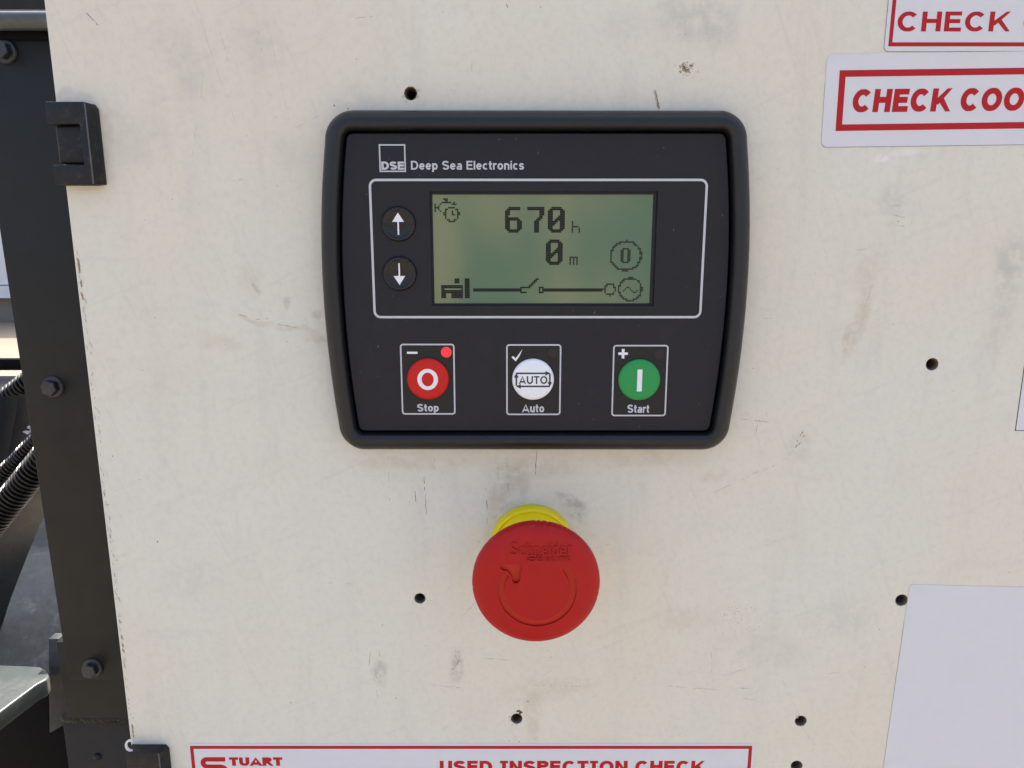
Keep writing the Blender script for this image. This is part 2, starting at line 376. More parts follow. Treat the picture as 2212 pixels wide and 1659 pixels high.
# cream door paint: large warm and neutral blotches, rubbed-in grime, soft stains plus painted bezel shade where the photograph has them
def door_paint():
    m, t, b = new_mat('cream_door_paint')
    P = wpos(t)
    mp = N(t, 'ShaderNodeMapping'); mp.inputs['Location'].default_value = (0, 0, -EYE); t.links.new(P, mp.inputs[0]); P = mp.outputs[0]
    n_big = noise(t, P, 7, 3); n_mid = noise(t, P, 45, 5, 0.62); n_fine = noise(t, P, 420, 4, 0.65)
    st = N(t, 'ShaderNodeMapping'); st.inputs['Scale'].default_value = (1, 1, 0.16); t.links.new(P, st.inputs[0])
    n_str = noise(t, st.outputs[0], 90, 6, 0.62)
    sh = N(t, 'ShaderNodeMapping'); sh.inputs['Scale'].default_value = (0.12, 1, 1); t.links.new(P, sh.inputs[0])
    n_hor = noise(t, sh.outputs[0], 110, 5, 0.6)
    c = mix(t, ramp(t, n_big, 0.35, 0.65), (0.676, 0.627, 0.502), (0.655, 0.640, 0.546))
    c = mix(t, mth(t, 'MULTIPLY', ramp(t, n_mid, 0.42, 0.72), 0.11), c, (0.575, 0.545, 0.48))
    c = mix(t, mth(t, 'MULTIPLY', ramp(t, n_mid, 0.5, 0.25), 0.2), c, (0.715, 0.668, 0.585))
    c = mix(t, mth(t, 'MULTIPLY', ramp(t, n_str, 0.5, 0.78), 0.30), c, (0.50, 0.47, 0.42))
    c = mix(t, mth(t, 'MULTIPLY', ramp(t, n_hor, 0.55, 0.8), 0.22), c, (0.50, 0.48, 0.44))
    c = mix(t, mth(t, 'MULTIPLY', ramp(t, n_fine, 0.42, 0.72), 0.21), c, (0.48, 0.45, 0.405))
    for ang_, sc_, k_ in ((24, 300, .15), (-68, 360, .15)):
        s0 = N(t, 'ShaderNodeMapping'); s0.inputs['Rotation'].default_value = (0, R(ang_), 0); t.links.new(P, s0.inputs[0])
        sr = N(t, 'ShaderNodeMapping'); sr.inputs['Scale'].default_value = (0.06, 1, 1); t.links.new(s0.outputs[0], sr.inputs[0])
        c = mix(t, mth(t, 'MULTIPLY', ramp(t, noise(t, sr.outputs[0], sc_, 3, .6), 0.56, 0.76), k_), c, (0.44, 0.41, 0.365))
    brk = ramp(t, noise(t, P, 170, 5, 0.7), 0.32, 0.62)
    wob = N(t, 'ShaderNodeVectorMath'); wob.operation = 'MULTIPLY_ADD'
    nc = N(t, 'ShaderNodeTexNoise'); nc.inputs['Scale'].default_value = 120; t.links.new(P, nc.inputs['Vector'])
    t.links.new(nc.outputs['Color'], wob.inputs[0]); wob.inputs[1].default_value = (0.006, 0, 0.006)
    off = N(t, 'ShaderNodeVectorMath'); off.operation = 'ADD'; t.links.new(P, off.inputs[0]); off.inputs[1].default_value = (-0.003, 0, -0.003)
    t.links.new(off.outputs[0], wob.inputs[2])
    olive, grey, tan, brown = (0.40, 0.385, 0.325), (0.455, 0.435, 0.385), (0.52, 0.45, 0.335), (0.36, 0.28, 0.19)
    # picture x, y, half-length, half-width (picture px), angle, colour, strength
    stains_and_shade = [(1240, 1098, 52, 22, -52, olive, .85), (1222, 1076, 30, 12, -20, olive, .5), (1110, 1055, 40, 80, 0, olive, .45),
              (1075, 1085, 26, 60, 0, tan, .6), (1150, 1010, 120, 34, 0, tan, .4), (900, 1000, 170, 22, 0, tan, .4), (1400, 995, 150, 20, 0, tan, .35),  # the wide tan bands below the bezel put its soft shade into the paint
              (600, 702, 110, 9, -10, tan, .6), (680, 728, 45, 12, -8, tan, .6), (553, 620, 16, 7, -65, olive, .8), (622, 652, 16, 7, 85, olive, .6),
              (690, 686, 15, 13, 0, olive, .7), (1500, 40, 110, 60, 0, grey, .45), (1345, 60, 60, 50, 0, grey, .2), (1560, 75, 40, 40, 0, grey, .3),
              (1853, 690, 110, 22, 78, tan, .5), (1840, 730, 50, 14, 80, tan, .5), (1870, 580, 60, 40, 60, tan, .3), (1925, 430, 40, 40, 0, grey, .35), (1935, 335, 60, 12, 8, (0.75, 0.74, 0.72), .6),
              (820, 1450, 40, 20, 88, olive, .5), (985, 1440, 55, 20, 86, olive, .55), (1150, 1560, 20, 120, 0, tan, .4), (1190, 1490, 120, 30, 10, tan, .35),
              (2175, 620, 40, 150, 0, grey, .38), (2180, 560, 45, 60, 0, olive, .22), (2140, 740, 26, 60, 12, grey, .2), (620, 330, 60, 50, 0, grey, .2), (400, 130, 120, 60, -60, grey, .28), (300, 300, 90, 70, 0, grey, .22),
              (560, 100, 60, 90, 0, grey, .25), (760, 215, 60, 40, 0, grey, .25), (230, 300, 14, 90, -6, brown, .2), (150, 205, 60, 10, 0, grey, .3),
              (1730, 960, 30, 46, 0, grey, .35), (1540, 1025, 40, 20, 10, tan, .35), (1650, 1400, 120, 50, -10, grey, .22), (1820, 1330, 90, 60, 0, grey, .25), (420, 1250, 90, 60, 0, grey, .2),
              (540, 600, 30, 40, 0, tan, .3), (480, 740, 60, 22, 0, tan, .3), (1480, 1340, 80, 40, 0, tan, .25), (350, 900, 40, 160, 0, grey, .15), (905, 1150, 40, 110, 0, grey, .15)]
    for (px, py, a, h, ang, cc, k) in stains_and_shade:
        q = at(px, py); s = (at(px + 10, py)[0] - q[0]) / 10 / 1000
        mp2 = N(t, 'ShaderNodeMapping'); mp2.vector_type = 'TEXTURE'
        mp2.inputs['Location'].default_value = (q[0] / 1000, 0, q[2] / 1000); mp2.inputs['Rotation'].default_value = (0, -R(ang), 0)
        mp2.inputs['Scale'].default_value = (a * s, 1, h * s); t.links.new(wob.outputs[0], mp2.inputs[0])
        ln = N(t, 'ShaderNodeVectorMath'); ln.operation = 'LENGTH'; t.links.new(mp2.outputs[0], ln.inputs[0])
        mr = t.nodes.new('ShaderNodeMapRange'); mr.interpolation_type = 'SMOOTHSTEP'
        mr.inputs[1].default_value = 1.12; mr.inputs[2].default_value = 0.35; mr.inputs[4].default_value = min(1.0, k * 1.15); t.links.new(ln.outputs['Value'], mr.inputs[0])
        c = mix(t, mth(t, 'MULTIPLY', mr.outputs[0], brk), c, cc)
    t.links.new(c, b.inputs['Base Color'])
    t.links.new(mth(t, 'MULTIPLY_ADD', n_mid, 0.2, 0.42), b.inputs['Roughness'])
    b.inputs['Specular IOR Level'].default_value = 0.35
    bp_ = N(t, 'ShaderNodeBump'); bp_.inputs['Strength'].default_value = 0.25; bp_.inputs['Distance'].default_value = 0.0003
    t.links.new(noise(t, P, 520, 2), bp_.inputs['Height']); t.links.new(bp_.outputs[0], b.inputs['Normal'])
    return m
M['door'] = door_paint()

m, t, b = new_mat('lit_red_lamp')
tc = t.nodes.new('ShaderNodeTexCoord').outputs['Object']
vo = N(t, 'ShaderNodeTexVoronoi'); vo.inputs['Scale'].default_value = 1900; t.links.new(tc, vo.inputs['Vector'])
cc = mix(t, ramp(t, vo.outputs['Distance'], 0.15, 0.65), (1.0, 0.05, 0.065), (0.5, 0.004, 0.012))
t.links.new(cc, b.inputs['Emission Color']); b.inputs['Emission Strength'].default_value = 0.36
b.inputs['Base Color'].default_value = (0.3, 0.01, 0.01, 1)
M['led'] = m

# ------------------------------------------------------------------ setting: yard and the building across it
G = -EYE * 1000
yard = obj('ground', ([(-6e5, 6e5, G), (6e5, 6e5, G), (6e5, -6e5, G), (-6e5, -6e5, G)], [(0, 1, 2, 3)]), M['concrete'], base=(0, 0, G), smooth=None)
tag(yard, kind='structure')

far = thing('building', (-4000, -10900, G), 'low white building across the yard, seen past the black post', 'building')
obj('wall', box(-9000, 1500, -10560, -14000, -880, G + 2150), M['wall_white'], far, smooth=None, recalc=True)
obj('plinth', box(-9000, 1500, -10640, -14000, G, -1061), simple('brown_plinth', (0.20, 0.17, 0.13), 0.8), far, smooth=None, recalc=True)
obj('sill_band', box(-9000, 1500, -10500, -14000, -1060, -893), M['wall_white'], far, smooth=None, recalc=True)

# ------------------------------------------------------------------ control cabinet: body, door sheet, hinges
LEFT = -145.7
cab = thing('control_cabinet', (90, -125, G), 'cream painted steel control cabinet with scuffed drilled door, hinged on its left', 'cabinet')
obj('body', box(LEFT + 12, 420, -8, -230, G, 430), M['door'], cab, smooth=None, recalc=True)
hole_px = [(887, 202, 2.05), (2014, 787, 2.1), (907, 1293, 2.0), (1948, 1297, 2.25), (1116, 1553, 2.15), (1730, 1558, 2.2), (1721, 1655, 2.2)]
holes = [(at(x, y)[0], at(x, y)[2], r) for x, y, r in hole_px]
outline = rrect(LEFT, 440, -330, 450, 1.2)
door = obj('door', fill([outline] + [circ(x, z, r, 28) for x, z, r in holes], -2.0, 2.0, 0.35), M['door'], cab, smooth=40)
obj('door_return', bevel_geo(box(LEFT + 0.3, LEFT + 1.5, -2.2, -22, -329, 449), 0.3), M['door'], door, recalc=True)
rng = random.Random(4)
for i, (x, z, r) in enumerate(holes):
    def wob(a, rr, o, i=i): return 1 + 0.035 * math.sin(3 * a + i * 2) + 0.025 * math.sin(7 * a + i)
    g = lathe([(r * 1.03, -0.15), (r * 0.93, -0.35), (r * 0.82, -0.8), (r * 0.80, -1.7), (r * 0.80, -7.0)], x, z, 28, wob)
    obj('screw_hole', g, M['hole'], door, recalc=False)
    obj('hole_shade_disc', lathe([(r * 0.9, -6.9), (0.05, -6.9)], x, z, 20), M['black_gap'], door)  # black disc standing in for the dark inside of the cabinet

def hook_shape(name, base_px, lbl):
    bx, _, bz = base_px
    h = bpy.data.objects.new(name, None); h.empty_display_size = 0.005; col.objects.link(h); h.parent = cab
    h.location = W((bx, 0, bz)) - root_loc(cab); h['label'] = lbl
    def q(x, o, z): return (bx + x, o, bz + z)
    # 0,0 is the upper left corner of the upper arm; sizes in mm
    T = 5.2
    cshape = [(0, 0), (12.3, 0.0), (12.3, -25.4), (0.0, -25.4), (0.0, -19.1), (10.1, -19.1), (10.1, -6.7), (0, -6.7)]
    g = prism(cshape, 0.05, T)
    g = bevel_geo(g, 0.4, 2)
    obj('hinge_leaf', ([q(*p) for p in g[0]], g[1]), M['hinge'], h, recalc=True)
    wv = [(12.34, 0.05, -0.05), (12.34, T - 0.3, -0.1), (12.34, T - 0.3, -25.3), (12.34, 0.05, -25.35), (14.3, 0.05, -1.7), (14.0, 2.4, -1.9), (14.0, 2.4, -24.9), (14.3, 0.05, -25.1), (13.3, 0.05, -0.2), (13.2, 3.4, -0.4)]
    wf = [(1, 9, 5, 6, 2), (0, 8, 9, 1), (8, 4, 5, 9), (4, 7, 6, 5), (2, 6, 7, 3), (0, 3, 7, 4, 8)]
    g = bevel_geo((wv, wf), 0.25, 2)
    obj('hinge_wing', ([q(*p) for p in g[0]], g[1]), M['hinge'], h, recalc=True)
    kx = at(117, 268, 3.0)[0] - up[0]
    g = bevel_geo(box(kx, 9.8, -20, 3.0, -18.7, -6.8), 0.9, 3)
    obj('middle_knuckle', ([q(*p) for p in g[0]], g[1]), M['hinge'], h, recalc=True)
    obj('rubbed_edge', ([q(*p) for p in box(12.15, 12.5, T - 0.5, T - 0.14, -25.0, -0.5)[0]], box(0, 1, 0, 1, 0, 1)[1]), M['hinge_edge'], h, recalc=True, smooth=None)
    return h
up = at(96, 219.3, 5.2)
hook_shape('hinge', (up[0], 0, up[2]), 'upper black hinge')
lo = at(270.5, 1626.5, 5.2)
h2 = hook_shape('hinge', (lo[0], 0, lo[2]), 'lower black hinge cut by the picture edge')
# rolled knuckle end with the paint rubbed white
pts = []
for k in range(13):
    a = R(70 + 215 * k / 12); pts.append((2.0 * math.cos(a), 2.5 * math.sin(a)))
V, Fc = [], []
for k, (a, c) in enumerate(pts):
    rx, rz = a * 0.66, c * 0.74
    for (x, zz) in ((a, c), (rx, rz)):
        for o in (4.4, 3.7): V.append((lo[0] + 1.7 + x, o, lo[2] + 2.3 + zz))
for k in range(12):
    i = k * 4; j = i + 4
    Fc += [(i, j, j + 2, i + 2), (i + 1, i + 3, j + 3, j + 1), (i, i + 1, j + 1, j), (i + 2, j + 2, j + 3, i + 3)]
Fc += [(0, 2, 3, 1), (48, 49, 51, 50)]
obj('knuckle_rim', (V, Fc), M['chip_and_glint_white'], h2, recalc=True)

# crisp wear on the paint: chips, scratches, specks
def blob(px, py, a, h, ang, o, r, n=11, rough=0.45):
    q = at(px, py); s = (at(px + 10, py)[0] - q[0]) / 10
    ca, sa = math.cos(R(ang)), math.sin(R(ang)); lp = []
    for k in range(n):
        th = 2 * math.pi * k / n; m_ = 1 + r.uniform(-rough, rough)
        e, g = a * s * math.cos(th) * m_, h * s * math.sin(th) * m_
        lp.append((q[0] + e * ca - g * sa, q[2] + e * sa + g * ca))
    return ([(x, o, z) for x, z in lp], [tuple(range(n))])
def line(px0, py0, px1, py1, wd, r, dash=0.0, o=0.03, bow=0.0):
    gs = []; n = max(4, int(math.hypot(px1 - px0, py1 - py0) / 7))
    ang = -math.degrees(math.atan2(py1 - py0, px1 - px0)); L = math.hypot(px1 - px0, py1 - py0) / n
    for k in range(n):
        if r.random() < dash: continue
        f = (k + .5) / n; bw = bow * math.sin(math.pi * f)
        gs.append(blob(px0 + (px1 - px0) * f + bw * math.sin(R(ang)) + r.uniform(-.4, .4), py0 + (py1 - py0) * f + bw * math.cos(R(ang)) + r.uniform(-.5, .5), L * .62, wd * .62 * r.uniform(.5, 1.2), ang + r.uniform(-12, 12), o, r, 8, .3))
    return join(*gs) if gs else ([], [])
rw = random.Random(11)
brown, grey, dark, tanm = [], [], [], []
for k in range(46): brown.append(blob(1481 + rw.gauss(0, 8) + (rw.random() - .5) * 8, 149 + rw.gauss(0, 6.5), rw.uniform(1, 3.2), rw.uniform(.5, 1.2), rw.uniform(0, 180), .03, rw))
for k in range(12): tanm.append(blob(1482 + rw.uniform(-13, 14), 145 + rw.uniform(-8, 10), rw.uniform(3, 5), rw.uniform(1.5, 3), 40, .025, rw))
brown.append(line(1416, 197, 1424, 234, 3.4, rw)); tanm.append(line(1414, 195, 1422, 234, 5.0, rw, o=.025))
grey.append(line(1540, 1065, 1640, 1018, 1.0, rw, .25)); grey.append(line(1640, 1018, 1718, 968, 1.1, rw, .45, bow=8)); dark.append(line(1700, 1000, 1722, 960, .9, rw, .6))
for (x, y) in ((1729, 940), (1736, 942), (1722, 953), (1727, 958), (1733, 935)): brown.append(blob(x, y, 3, 1.2, 70, .03, rw))
brown.append(line(800, 1410, 797, 1438, 1.2, rw)); grey.append(line(820, 1405, 822, 1500, 1.3, rw, .4)); grey.append(line(812, 1450, 815, 1505, 2.0, rw, .55))
for k in range(26): grey.append(blob(985 + rw.gauss(0, 6), 1428 + rw.gauss(0, 16), rw.uniform(1, 3), rw.uniform(.5, 1.2), rw.uniform(0, 180), .03, rw))
grey.append(line(935, 1480, 1000, 1486, 1.2, rw, .4)); grey.append(line(1046, 1422, 1098, 1426, 1.0, rw, .15)); grey.append(line(1148, 1472, 1192, 1448, .9, rw, .2))
grey.append(line(1000, 1330, 1028, 1300, .8, rw, .2)); grey.append(line(702, 1258, 770, 1262, .8, rw, .5))
dark.append(line(1160, 973, 1156, 1025, .9, rw, .1)); grey.append(line(938, 985, 938, 1030, .9, rw, .5)); dark.append(line(916, 1030, 921, 1110, .9, rw, .35)); dark.append(line(897, 1060, 898, 1092, 1.0, rw, .2)); grey.append(line(885, 1080, 887, 1105, .8, rw, .2))
grey.append(line(838, 985, 842, 1090, .7, rw, .5)); brown.append(line(1051, 1080, 1053, 1100, 1.6, rw)); brown.append(line(1052, 1118, 1053, 1130, 1.1, rw)); grey.append(line(1074, 985, 1077, 1060, 1.6, rw, .6)); grey.append(line(1095, 990, 1098, 1070, 1.3, rw, .6))
grey.append(line(1850, 540, 1890, 536, .9, rw, .2)); grey.append(line(1925, 463, 1955, 470, 1.1, rw, .4)); grey.append(line(1936, 487, 1952, 489, 1.0, rw, .2)); grey.append(line(1920, 445, 1945, 443, .9, rw, .3)); grey.append(line(1890, 600, 1868, 665, .9, rw, .3))
grey.append(line(1560, 690, 1690, 687, .7, rw, .6)); grey.append(line(1600, 905, 1660, 912, 1.6, rw, .5)); grey.append(line(1655, 890, 1657, 900, 1, rw)); grey.append(line(1632, 940, 1640, 905, .9, rw, .3))
dark.append(line(187, 28, 205, 47, .9, rw, .1)); dark.append(line(207, 48, 211, 55, 1.2, rw)); grey.append(line(476, 70, 492, 130, .8, rw, .3)); grey.append(line(556, 60, 566, 110, .8, rw, .5)); grey.append(line(1018, 60, 1020, 200, .8, rw, .6)); grey.append(line(880, 213, 876, 225, .9, rw))
grey.append(line(760, 40, 820, 34, .8, rw, .5)); grey.append(line(690, 250, 640, 275, .8, rw, .4)); grey.append(line(500, 390, 560, 384, .8, rw, .5)); tanm.append(line(515, 680, 560, 690, 2.2, rw, .3)); tanm.append(line(600, 700, 640, 708, 2.5, rw, .3))
for (x, y, s) in ((372, 430, 1.7), (313, 475, 1.2), (335, 686, 1.6), (308, 800, 1.4), (340, 1170, 2.2), (243, 985, 2.0), (253, 1210, 1.6), (577, 688, 1.6), (620, 738, 1.4), (717, 576, 1.3), (752, 235, 2.2), (722, 228, 2.4),
                  (770, 128, 1.5), (1096, 14, 2.4), (1094, 10, 1.8), (1168, 15, 1.6), (1481, 75, 1.5), (1940, 478, 1.8), (1952, 488, 1.6), (1767, 545, 1.2), (1626, 795, 1.3), (1740, 712, 1.0), (1826, 650, 1.0), (2028, 870, 1.3), (2060, 845, 1.2), (2180, 1236, 1.6), (1680, 365, 1.2),
                  (628, 1518, 2.0), (855, 1508, 1.4), (1122, 1602, 1.9), (1100, 1600, 1.5), (1120, 1524, 1.6), (1140, 1515, 2.0), (1184, 1405, 1.4), (1190, 1420, 1.6), (826, 1350, 1.8), (1080, 1345, 1.4), (1036, 1170, 1.2), (920, 1395, 1.2), (1645, 1100, 1.1), (1868, 1440, 1.5), (1900, 1360, 1.3), (1600, 1230, 1.2)):
    dark.append(blob(x, y, s * .8, s * .5, rw.uniform(0, 180), .035, rw))
for k in range(150):
    x, y = rw.uniform(150, 2190), rw.uniform(10, 1600)
    if 690 < x < 1630 and 230 < y < 980 or (1010 < x < 1310 and 1080 < y < 1400) or (x > 1760 and y < 325): continue
    (grey if rw.random() < .8 else dark).append(blob(x, y, rw.uniform(.5, 1.2), rw.uniform(.3, .7), rw.uniform(0, 180), .03, rw))
# worn strip beside the left edge
def edge_x(y): return at(0, y)[0]
for k in range(120):
    y = rw.uniform(545, 1600); q = at(1000, y); e = at(95 + 0.1160 * y + rw.uniform(4.5, 11), y)
    (grey if rw.random() < .7 else tanm).append(blob(95 + 0.1160 * y + abs(rw.gauss(0, 4)) + 6, y, rw.uniform(2, 7), rw.uniform(.4, 1.2), -83 + rw.uniform(-8, 8), .03, rw))
for (y, s) in ((565, 9), (575, 7), (585, 6), (615, 8), (640, 9), (1395, 5), (1405, 5), (1570, 6), (1580, 6), (1590, 4)): brown.append(blob(95 + .116 * y + 9, y, s, 2.0, -82, .035, rw))
# rust crumbs round the holes
for (hx, hy) in ((1102, 1556), (1100, 1548), (1106, 1566)): brown.append(blob(hx, hy, 3.2, .8, 60, .035, rw))
for (hx, hy) in ((1120, 1536), (1124, 1540)): dark.append(blob(hx, hy, 5, 3, 30, .035, rw))
for (hx, hy) in ((903, 196), (872, 208), (902, 210), (1722, 1548)): tanm.append(blob(hx, hy, 4, 3, 60, .03, rw))
for a_ in ((420, 0, 468, 150, .55), (468, 150, 512, 272, .45), (441, 155, 414, 345, .5), (580, 60, 625, 260, .35), (1150, 1480, 1270, 1484, .8), (1446, 1482, 1548, 1490, .9), (1546, 1463, 1641, 1437, .8), (1600, 1486, 1622, 1488, 1.6), (1606, 1508, 1636, 1513, 1.2), (1536, 1400, 1538, 1452, 1.2), (1690, 1470, 1728, 1545, .6), (1730, 1565, 1760, 1610, .6), (1790, 1455, 1835, 1450, 1.2), (1950, 300, 1900, 345, .7), (1288, 1184, 1330, 1170, .7), (1270, 930, 1350, 960, .9)):
    (tanm if a_[4] > 1 else grey).append(line(a_[0], a_[1], a_[2], a_[3], a_[4], rw, .3))
for k in range(60): (grey if k % 3 else tanm).append(blob(1590 + rw.gauss(0, 22), 1332 + rw.gauss(0, 15), rw.uniform(.6, 2.2), rw.uniform(.3, .8), rw.uniform(0, 180), .03, rw))
for k in range(40): tanm.append(blob(1085 + rw.gauss(0, 22), 1065 + rw.gauss(0, 32), rw.uniform(.8, 2.6), rw.uniform(.4, 1), 90 + rw.uniform(-20, 20), .03, rw))
for nm, lst, mt in (('dried_stain', brown, 'mark_brown'), ('scuff', grey, 'mark_grey'), ('speck', dark, 'mark_dark'), ('smear', tanm, 'mark_tan')):
    obj(nm, join(*lst), M[mt], door, smooth=None, kind='stuff')

# ------------------------------------------------------------------ black post behind the hinge side
PO = -58.0
post = thing('frame_post', at(140, 1500, PO), 'black painted steel post with three bolts beside the cream door', 'post')
a1, a2 = at(-75, 20, PO), at(147, 1469, PO)
xr = -90
obj('post_plate', bevel_geo(prism([(a1[0], a1[2]), (xr, a1[2]), (xr, a2[2]), (a2[0], a2[2])], PO - 5, PO), 0.8, 2), M['post'], post, recalc=True)
b1, b2, b3 = at(120, 1387, PO - 5.2), at(144, 1552, PO - 5.2), at(300, 1552, PO - 5.2)
obj('lower_plate', bevel_geo(prism([(b1[0], b1[2]), (xr, b1[2]), (xr, b2[2]), (b2[0], b2[2])], PO - 14, PO - 5.2), 0.6, 2), M['post'], post, recalc=True)
bolt0 = None
def hexr(a):
    k = (a % (math.pi / 3)) - math.pi / 6
    return math.cos(math.pi / 6) / math.cos(k)
for px, py in ((115, 835.5), (11.9, 111), (200.3, 1442.6)):
    c = at(px, py, PO)
    if bolt0 is None:
        bolt0 = obj('bolt', lathe([(4.7, PO), (4.7, PO + 0.5), (4.3, PO + 1.0), (3.4, PO + 1.2)], c[0], c[2], 36), M['bolt'], post)
        hd = obj('bolt_head', lathe([(3.45, PO + 0.6), (3.45, PO + 3.4), (3.1, PO + 3.9), (2.5, PO + 3.95)], c[0], c[2], 48, lambda a, r, o: hexr(a + .3) if r > 2.6 else 1), M['bolt'], bolt0, smooth=25)
        c0 = c
    else:
        bb = bolt0.copy(); col.objects.link(bb); bb.location = W(c) - W(c0)
        hh = hd.copy(); col.objects.link(hh); hh.parent = bb
# weld beads where the lower plate meets the rail
rv = random.Random(5); gs = []
for k in range(26):
    f = k / 25; p0, p1 = at(136, 1556, PO - 5), at(290, 1553, PO - 5)
    x, z = p0[0] + (p1[0] - p0[0]) * f, p0[2] + (p1[2] - p0[2]) * f
    gs.append(lathe([(2.3 * rv.uniform(.8, 1.3), PO - 6.5), (1.9, PO - 5.9), (0.9, PO - 5.4), (0.1, PO - 5.2)], x + rv.uniform(-.8, .8), z + rv.uniform(-.5, .5), 12))
obj('weld_bead', join(*gs), M['post'], post)

# round rail across the top of the post
RO = PO + 6
ra, rb = at(20, 24, RO), at(20, 66, RO); rr = (ra[2] - rb[2]) / 2; rz = (ra[2] + rb[2]) / 2
rail = thing('round_rail', (-200, RO, rz), 'dark round steel rail crossing above the black post at the top left', 'rail')
V, Fc = [], []
for i, x in enumerate((-700, -60)):
    for k in range(32): V.append((x, RO + rr * math.cos(2 * math.pi * k / 32), rz + rr * math.sin(2 * math.pi * k / 32)))
Fc = [(k, (k + 1) % 32, 32 + (k + 1) % 32, 32 + k) for k in range(32)] + [tuple(range(32)), tuple(range(63, 31, -1))]
obj('tube', (V, Fc), M['flange'], rail, recalc=True)
c0 = at(0, 88, PO)[2]
obj('rail_shadow_strip', bevel_geo(box(-700, -88, PO + 0.4, PO + 1.6, c0, rz - rr * .4), .3), M['black_gap'], rail, recalc=True)  # black strip in place of the rail's shadow on the post

# canopy sheet above and behind the rail
can = thing('canopy_sheet', (-300, -450, 130), 'dark blue canopy sheet behind the rail in the top left corner', 'canopy')
obj('canopy_skin', bevel_geo(box(-900, -150, -450, -456, 135, 215), 2), M['deck'], can, recalc=True)
obj('canopy_rib', bevel_geo(box(-900, -268, -438, -449.5, 135, 215), 2), M['post'], can, recalc=True)
obj('unseen_shade_board', bevel_geo(box(-1300, -150, -1000, -1006, 90, 790), 2), M['deck'], can, recalc=True)  # unseen board, added only to throw shade on the far deck

# chassis beam with its top lip and lump
RL = PO - 9
rl = at(200, 1559, RL)
beam = thing('chassis_beam', (-100, RL - 30, rl[2] - 60), 'dark blue steel chassis beam below the post in the lower left corner', 'beam')
obj('web', bevel_geo(box(at(139, 1600, RL)[0], 300, RL - 60, RL, rl[2] - 220, rl[2]), 1.0), M['beam'], beam, recalc=True)
lp = at(210, 1634, RL)
obj('weld_spatter', lathe([(2.0, RL), (1.7, RL + .8), (1.0, RL + 1.3), (0.1, RL + 1.5)], lp[0], lp[2], 14), M['beam'], beam)

# side plate edge that catches light left of the post foot
SP = -95
s1, s2 = at(106, 1400, SP), at(141, 1560, SP)
side = thing('side_plate', (s1[0] - 2, SP, s2[2]), 'narrow grey steel side plate standing left of the post foot', 'plate')
obj('plate', bevel_geo(prism([at(104, 1380, SP)[::2], at(127, 1380, SP)[::2], at(146, 1562, SP)[::2], at(106, 1585, SP)[::2]], SP - 6, SP), .6), simple('dusty_grey_steel', (0.045, 0.047, 0.049), 0.6, 0.25, var=0.4, vscale=300, dust=(0.085, 0.08, 0.072), dust_amt=0.7), side, recalc=True)
obj('under_bracket_shadow', bevel_geo(prism([at(-90, 1470, SP - 8)[::2], at(104, 1470, SP - 8)[::2], at(104, 1560, SP - 8)[::2], at(170, 1560, SP - 8)[::2], at(170, 1700, SP - 8)[::2], at(-90, 1700, SP - 8)[::2]], SP - 14, SP - 8), .6), M['black_gap'], side, recalc=True)  # black sheet in place of the shadow and dirt under the bracket

# bracket with a bright worn nose
zt = -221.0
tip = [(-60, 1430), (0, 1436), (60, 1438), (86, 1440), (101, 1447), (106, 1458), (100, 1468), (80, 1478), (40, 1508), (0, 1538), (-60, 1585)]
br = thing('steel_bracket', at_z(20, 1480, zt - 7), 'worn grey green steel bracket nose catching sunlight at the lower left', 'bracket')
lp3 = [at_z(x, y, zt) for x, y in tip]
V = [(x, o, z) for x, o, z in lp3] + [(x, o, z - 9) for x, o, z in lp3]; n = len(lp3)
g = bevel_geo((V, [tuple(range(n)), tuple(range(2 * n - 1, n - 1, -1))] + [(i, n + i, n + (i + 1) % n, (i + 1) % n) for i in range(n)]), 1.0, 3)
obj('bracket_nose', g, M['flange'], br, recalc=True)

# fender deck sloping away behind the post
d = [at(-400, 1480, -190), at(170, 1480, -190), at(170, 1200, -255), at(-400, 1200, -255), at(170, 1000, -420), at(-400, 1000, -420), at(170, 812, -720), at(-400, 812, -720)]
V = []
for row in ((0, 1), (3, 2), (5, 4), (7, 6)):
    a, b = Vector(d[row[0]]), Vector(d[row[1]])
    V += [tuple(a.lerp(b, k / 8)) for k in range(9)]
Fc = [(r_ * 9 + k, r_ * 9 + k + 1, r_ * 9 + k + 10, r_ * 9 + k + 9) for r_ in range(3) for k in range(8)]
nv = len(V); V += [(x, o - 4, z - 6) for x, o, z in V[:nv]]
Fc = Fc + [tuple(i + nv for i in reversed(f)) for f in Fc]
dk = thing('fender_deck', tuple(V[4]), 'glossy blue black sheet metal fender under the corrugated hoses', 'fender')
obj('deck_skin', (V, Fc), M['deck'], dk, smooth=60, recalc=True)
bm_z = at(0, 796, -730)
obj('rear_lip', bevel_geo(box(-1300, -150, -734, -722, bm_z[2] - 1, at(0, 774, -730)[2]), 1), M['black_gap'], dk, recalc=True)

